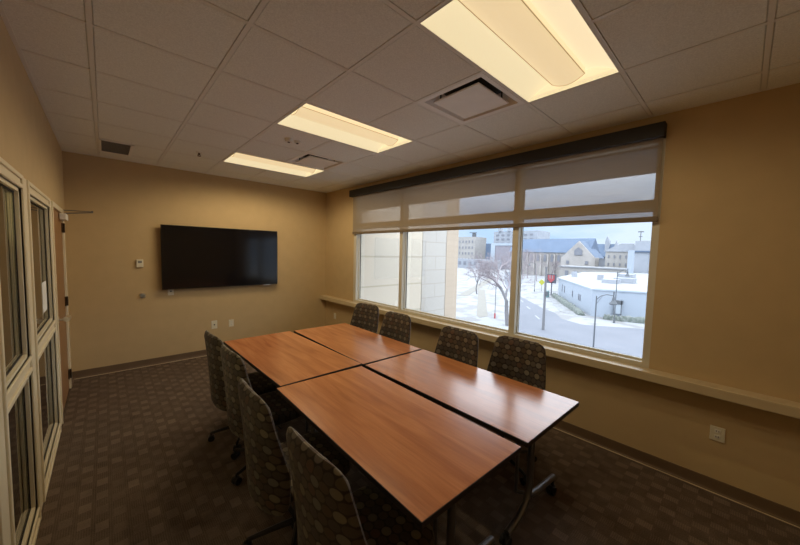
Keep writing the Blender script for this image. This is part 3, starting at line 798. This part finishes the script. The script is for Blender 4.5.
def bldg(name, label, loc, cat='building', group=None): return thing(name, label, cat, loc, 0, group)
def P(root, mb, name, m, **k):
    o = mb.build(name, m, root, **k)
    L = root.location
    for v in o.data.vertices: v.co -= L
    return o
def box_windows(root, wallp, x, y0, y1, z0, z1, ny, nz, wf=.5, hf=.6, m=None):
    for i in range(ny):
        for j in range(nz):
            cy = y0 + (y1 - y0) * (i + .5) / ny; cz = z0 + (z1 - z0) * (j + .5) / nz
            hw = abs(y1 - y0) / ny * wf / 2; hh = (z1 - z0) / nz * hf / 2
            o = MB().box((x - .25, cy - hw, cz - hh), (x + .1, cy + hw, cz + hh)).build('window', m or M['darkwin'], root)
            for v in o.data.vertices: v.co -= root.location
# white flat-roofed building across the street
b = bldg('flat_roof_building', 'low white flat-roofed building with snow on its roof, across the street', (60, 10, G))
foot = [(58.3, 10.6), (80.1, 24.06), (116, 29.5), (150, 4), (66, -6.5)]
P(b, MB().prism(foot, 'z', G, -3.75), 'wall', M['whitewall'])
P(b, MB().prism([(58.2, 10.6), (80.0, 24.2), (116, 29.7), (150, 3.8), (65.9, -6.8)], 'z', -3.75, -3.50), 'parapet', M['bluewhite'])
P(b, MB().prism([(59, 10.5), (80.2, 23.6), (115.6, 29.0), (149, 4.3), (66.6, -6.0)], 'z', -3.50, -3.46), 'snow_cover', M['snow'])
for k, (f0, dz) in enumerate(((.26, 1.1), (.30, 1.1), (.48, 1.2), (.75, 1.5), (.84, 1.6))):
    x, y = 58.3 + 21.8 * f0, 10.6 + 13.46 * f0
    dx, dy = .851 * .22, .525 * .22
    P(b, MB().prism([(x - dx - .05, y - dy + .08), (x + dx - .05, y + dy + .08), (x + dx + .1, y + dy - .1), (x - dx + .1, y - dy - .1)], 'z', -6.4, -6.4 + dz), 'window', M['darkwin'])
for x0, y0, x1, y1, z1 in ((72, 10.5, 75, 13, -2.7), (76, 8.5, 78, 12, -2.5), (80, 15, 81, 16, -2.3), (92, 12, 96, 15, -2.4), (85, 22, 86, 23, -2.2)):
    P(b, MB().box((x0, y0, -3.46), (x1, y1, z1)), 'rooftop_unit', M['greystone'])
# church
c = bldg('stone_church', 'long stone church with a blue-grey slate roof and pointed gable', (152, 54, G))
P(c, MB().box((152, 42, G), (166, 75, 3.2)), 'nave_wall', M['limestone'])
P(c, MB().prism([(151.4, 3.0), (159, 9.6), (166.6, 3.0)], 'y', 39.2, 76), 'nave_roof', M['slate'])
P(c, MB().prism([(49.0, G), (49.0, 1.0), (48.6, 1.2), (42.1, 8.0), (36.0, 1.2), (35.6, 1.0), (35.6, G)], 'x', 147.5, 152.2), 'gable_front', M['limestone'])
P(c, MB().prism([(49.4, .9), (42.1, 8.1), (35.6, .9)], 'x', 148.3, 160), 'gable_roof', M['slate'])
P(c, MB().prism([(40.6, 2.0), (40.6, 4.2), (42.1, 5.4), (43.6, 4.2), (43.6, 2.0)], 'x', 147.2, 147.6), 'window', M['darkwin'])
for y in (37.6, 39.2, 40.8, 42.4, 44, 45.6):
    P(c, MB().box((147.2, y, -6.2), (147.6, y + .9, -4.6)), 'window', M['darkwin'])
for y in (38.2, 45.6):
    P(c, MB().box((147.2, y, -1.8), (147.6, y + 1.1, -.4)), 'window', M['darkwin'])
for y in (51, 54, 57.2, 60.5, 63.7, 67, 70):
    P(c, MB().prism([(y, -1.2), (y, 1.4), (y + .6, 2.2), (y + 1.2, 1.4), (y + 1.2, -1.2)], 'x', 151.7, 152.1), 'window', M['darkwin'])
    P(c, MB().box((151, y + 1.9, G), (152.1, y + 2.5, 2.2)), 'buttress', M['limestone'])
c = bldg('gothic_hall', 'grey stone hall with a slate roof and small spire, right of the church gable', (170, 36, G))
P(c, MB().box((170, 33.5, G), (182, 48, 1.8)), 'wall', M['greystone'])
P(c, MB().prism([(169, 1.6), (174, 7.6), (182.5, 1.6)], 'y', 33.8, 47), 'roof', M['slate'])
P(c, MB().box((171.5, 37.2, 1), (174, 38.8, 8.9)).prism([(37.2, 8.9), (38, 11.2), (38.8, 8.9)], 'x', 171.5, 174), 'spire', M['greystone'])
P(c, MB().box((169.6, 33.2, G), (172.4, 34.6, 6.6)).prism([(33.2, 6.6), (33.9, 9.0), (34.6, 6.6)], 'x', 169.6, 172.4), 'stone_gable', M['greystone'])
c = bldg('classical_building', 'wide beige stone building with a low hipped roof, at the right of the view', (140, 24, G))
P(c, MB().box((140, 20.5, G), (158, 30.2, 3.6)), 'wall', M['tanstone'])
P(c, MB().prism([(19.8, 3.6), (21.5, 6.6), (25.2, 6.6), (30.6, 3.8), (30.6, 3.6)], 'x', 139.6, 158), 'roof', M['greystone'])
box_windows(c, None, 140, 20.8, 30, -5.5, 3.2, 5, 3, .22, .4)
c = bldg('flat_stone_building', 'grey flat-topped stone building at the right edge of the window view', (132, 16, G))
P(c, MB().box((132, 8, G), (150, 19.6, 7.2)), 'wall', M['greystone'])
P(c, MB().box((131.5, 7.6, 3.4), (132.1, 19.9, 3.9)), 'cornice', M['slate'])
P(c, MB().box((131.4, 14.6, G), (132.1, 15.2, 3.3)).box((131.4, 11.6, G), (132.1, 12.2, 3.3)), 'pilaster', M['tanstone'])
P(c, MB().cyl((134, 18.6, 7.2), (134, 18.6, 10.6), .12, 6).box((133.9, 17.8, 10.2), (134.1, 19.4, 10.5)).box((133.9, 18.1, 8.6), (134.1, 19.1, 8.8)), 'antenna', M['poleg'])
tag(MB().cyl((112, 16.5, G), (112, 16.5, 3.7), .8, 20).build('white_column', M['whitewall'], loc=(112, 16.5, G)), 'tall plain white round shaft behind the flat snowy roof', 'chimney')
c = bldg('low_terrace', 'long low pale building between the church and the flat roof', (128, 34, G))
P(c, MB().box((128, 21, G), (136, 42, -2.6)), 'wall', M['tanstone'])
P(c, MB().box((127.6, 20.6, -2.6), (136.4, 42.4, -2.2)), 'snowy_eave', M['snow'])
box_windows(c, None, 128, 22, 41, -6.5, -3, 6, 1, .35, .5)
c = bldg('sandstone_block', 'tall beige office block at the left of the middle pane', (200, 135, G))
P(c, MB().box((200, 129.2, G), (215, 150, 13.9)), 'wall', M['tanstone'])
box_windows(c, None, 200, 130, 147, -5, 12.5, 6, 4, .3, .4)
P(c, MB().box((203, 133, 13.9), (207, 134, 17)).box((203, 130.5, 17), (204, 136.5, 17.4)), 'roof_frame', M['poleg'])
c = bldg('tower_block', 'pale many-storeyed tower rising behind the brick building', (215, 110, G))
P(c, MB().box((215, 90, G), (235, 123, 18.2)), 'wall', M['greystone'])
P(c, MB().box((214, 110, 18.2), (218, 112, 21)).box((214, 117, 18.2), (218, 119, 20.5)), 'parapet', M['greystone'])
box_windows(c, None, 215, 92, 122, 8, 17, 7, 3, .5, .4)
c = bldg('brick_hall', 'hazy red-brick hall with a pale blue-white edge, left of the mullion', (190, 100, G))
P(c, MB().box((190, 82, G), (205, 106.5, 7.2)), 'brick_wall', M['redbrick'])
P(c, MB().box((189.6, 82, 7.2), (205, 109.6, 8.8)).box((189.6, 106.5, G), (205, 109.6, 7.2)), 'frame', M['bluewhite'])
P(c, MB().box((192, 109.6, G), (205, 115.0, 8.6)), 'glass_stair', M['slate'])
c = bldg('low_shop_row', 'row of low pale shopfronts beyond the snowy yard', (175, 120, G))
P(c, MB().box((175, 96, G), (180, 135, -2)), 'wall', M['greystone'])
box_windows(c, None, 175, 97, 134, -7, -2.5, 9, 1, .5, .5)
c = bldg('distant_houses', 'distant pale houses on the horizon behind the bare tree', (260, 150, G))
P(c, MB().box((260, 150, G), (270, 185, 3.5)), 'wall', M['tanstone'])
P(c, MB().prism([(259, 3.5), (265, 7), (271, 3.5)], 'y', 149, 186), 'roof', M['slate'])

# street furniture
t = thing('utility_pole', 'tall weathered grey pole standing at the street, left in the right pane', 'pole', (42.05, 11.4, G))
MB().cyl((0, 0, 0), (0, 0, 8.1), .17, 12, .12).build('shaft', M['polel'], t, smooth=True)
MB().cyl((0, 0, 8.1), (0, 0, 8.25), .15, 12).build('cap', M['polel'], t)
MB().cyl((-.15, -.3, 4.5), (-.15, -.3, 5.1), .16, 8).build('signal_box', M['poleg'], t)
def lamp(loc, hh, reach, dirv, label, two=False):
    t = thing('street_lamp', label, 'street lamp', loc)
    dx, dy = dirv
    MB().cyl((0, 0, 0), (0, 0, .5), .16, 10, .11).cyl((0, 0, .5), (0, 0, hh), .075, 10, .05).build('pole', M['poleg'], t, smooth=True)
    MB().tube([(0, 0, hh - .35), (dx * reach * .25, dy * reach * .25, hh + .02), (dx * reach * .6, dy * reach * .6, hh + .2), (dx * reach, dy * reach, hh + .15)], .035, 8).tube([(0, 0, hh - .75), (dx * reach * .2, dy * reach * .2, hh - .3), (dx * reach * .35, dy * reach * .35, hh + .05)], .02, 6).build('arm', M['poleg'], t, smooth=True)
    x, y = dx * reach, dy * reach
    MB().cyl((x, y, hh + .5), (x, y, hh + .1), .05, 10).cyl((x, y, hh + .1), (x, y, hh - .25), .07, 12, .12).cyl((x, y, hh - .25), (x, y, hh - .55), .14, 16, .30).cyl((x, y, hh - .55), (x, y, hh - .62), .30, 16, .28).build('lamp_head', M['poleg'], t, smooth=True)
    return t
lamp((32.37, 2.87, G), 6.25, 1.3, (0, -1), 'dark curved-arm street lamp in front of the white building')
lamp((55.2, 6.62, G), 7.6, 1.2, (.2, -.98), 'slim street lamp standing at the hedge by the far kerb')
lamp((84, 31.6, G), 7.5, 1.5, (-.3, .95), 'distant street lamp beside the yellow sign')
t = thing('road_sign', 'yellow diamond road sign at the kerb', 'sign', (86.7, 30.9, G))
MB().cyl((0, 0, 0), (0, 0, 3.2), .05, 8).build('post', M['poleg'], t)
MB().prism([(-.85, 2.4), (0, 3.25), (.85, 2.4), (0, 1.55)], 'x', -.08, -.02).build('sign_panel', M['yellow'], t)
t = thing('store_sign', 'red and white sign on dark panel at the end of the white building', 'sign', (79.4, 25.5, G))
MB().box((-.1, -.2, 0), (.1, .0, 5.2)).box((-.1, -1.1, 3.0), (.1, 1.1, 5.2)).build('panel', M['darksign'], t)
MB().box((-.18, -.75, 3.9), (-.1, .85, 4.95)).prism([(-.75, 3.9), (.85, 3.9), (.05, 3.1)], 'x', -.18, -.1).build('red_field', M['red'], t)
MB().box((-.22, -.35, 4.1), (-.18, -.17, 4.9)).box((-.22, .2, 4.1), (-.18, .38, 4.9)).build('white_bars', M['snow'], t)
tag(MB().box((75.0, 24.4, G), (75.8, 25.3, G + 1.5), bevel=.08).build('utility_box', M['teal'], loc=(75.4, 24.85, G)), 'small teal box under the red and white sign', 'utility box')
t = thing('bus_shelter', 'grey framed kiosk by the slim street lamp', 'kiosk', (59.6, 7.2, G))
MB().box((-.5, -.55, 0), (-.4, -.45, 2.9)).box((-.5, .45, 0), (-.4, .55, 2.9)).box((-.5, -.55, 2.3), (.4, .55, 2.9)).build('frame', M['poleg'], t)
MB().box((-.45, -.45, .8), (.3, .45, 2.3)).build('panel', M['bluewhite'], t)
t = thing('pavement_marker', 'small red post standing in the snow under the tree', 'post', (43.5, 19.3, G))
MB().cyl((0, 0, 0), (0, 0, .8), .12, 10).build('red_base', M['red'], t)
MB().cyl((0, 0, .8), (0, 0, 5.5), .05, 8).build('post', M['poleg'], t)
# hedges: bumpy long mounds
def hedge(pts, w_, h_, label):
    mb = MB(); rings = []
    n = 40
    tot = len(pts) - 1
    for k in range(n + 1):
        s = k / n * tot; i = min(int(s), tot - 1); f = s - i
        p = Vector(pts[i]).lerp(Vector(pts[i + 1]), f); d = (Vector(pts[i + 1]) - Vector(pts[i])).normalized(); q = Vector((-d.y, d.x))
        hh = h_ * (.8 + .4 * random.random()) * (.4 if k in (0, n) else 1); ww = w_ * (.85 + .3 * random.random())
        ring = []
        for j in range(9):
            a = PI * j / 8
            r = 1 + .18 * (random.random() - .5)
            ring.append((p.x - G * 0 + q.x * ww * math.cos(a) * r, p.y + q.y * ww * math.cos(a) * r, G + hh * math.sin(a) ** .6 * r if 0 < j < 8 else G))
        rings.append(ring)
    mb.loft(rings)
    return tag(mb.build('hedge', M['hedge'], smooth=True, loc=(pts[0][0], pts[0][1], G)), label, 'hedge')
hedge([(78.6, 24.6), (67.3, 17.8), (57.4, 11.7)], .5, .9, 'snow-dusted hedge running along the long side of the white building')
hedge([(57.3, 8.6), (57.9, 6.0), (62.0, -5)], .42, .75, 'snow-dusted hedge below the street-facing end of the white building')

def tree(loc, h, spread, label, seed, depth=6, trunk=.28, lean=(0, 0), col=('bark', 'twig')):
    rnd = random.Random(seed)
    t = thing('bare_tree', label, 'tree', loc)
    tk, tw = MB(), MB()
    def grow(p, d, ln, r, lev):
        q = p + d * ln
        mid = p + d * ln * .5 + Vector((rnd.uniform(-1, 1), rnd.uniform(-1, 1), rnd.uniform(-.5, .5))) * ln * .07
        (tk if lev < 2 else tw).tube([p, mid, q], [r, r * .85, r * .68], 6 if lev < 3 else 3)
        if lev >= depth: return
        for k in range(3 if lev < depth - 2 else 2 + (rnd.random() < .6)):
            a = rnd.uniform(0, 2 * PI); sp = rnd.uniform(.35, .95) * spread
            ax = d.orthogonal().normalized(); ax.rotate(Matrix.Rotation(a, 3, d))
            nd = (d * math.cos(sp) + ax * math.sin(sp)); nd.z += .08; nd.normalize()
            grow(q if k else mid.lerp(q, .6), nd, ln * rnd.uniform(.62, .86), max(r * rnd.uniform(.5, .68), .012), lev + 1)
    grow(Vector((0, 0, 0)), Vector((lean[0], lean[1], 1)).normalized(), h * .27, trunk, 0)
    tk.build('trunk', M[col[0]], t, smooth=True, recalc=False); tw.build('twigs', M[col[1]], t, recalc=False)
    return t
tree((40.6, 15.6, G), 12.5, 1.0, 'large spreading bare tree in the snowy yard, left of the mullion', 5, 7, .36, (.0, .10))
tree((66, 37.5, G), 10, .9, 'smaller bare tree behind the large one, across the path', 8, 5, .2)
for i, (x, y, h, s) in enumerate(((104, 49, 14, 21), (112, 50.5, 15, 22), (120, 52.5, 14, 23), (128, 54.5, 15, 24), (118, 46.2, 10, 25), (122, 42.5, 10, 26))):
    tree((x, y, G), h, .85, ['bare tree at the left end of the row before the church', 'bare tree second in the row before the church', 'bare tree third in the row before the church', 'bare tree at the back of the row before the church', 'small bare tree before the church, right of the row', 'small bare tree in front of the church gable'][i], s, 6, .2, (0, 0), ('twig', 'twig'))['group'] = 'bare trees in front of the church'
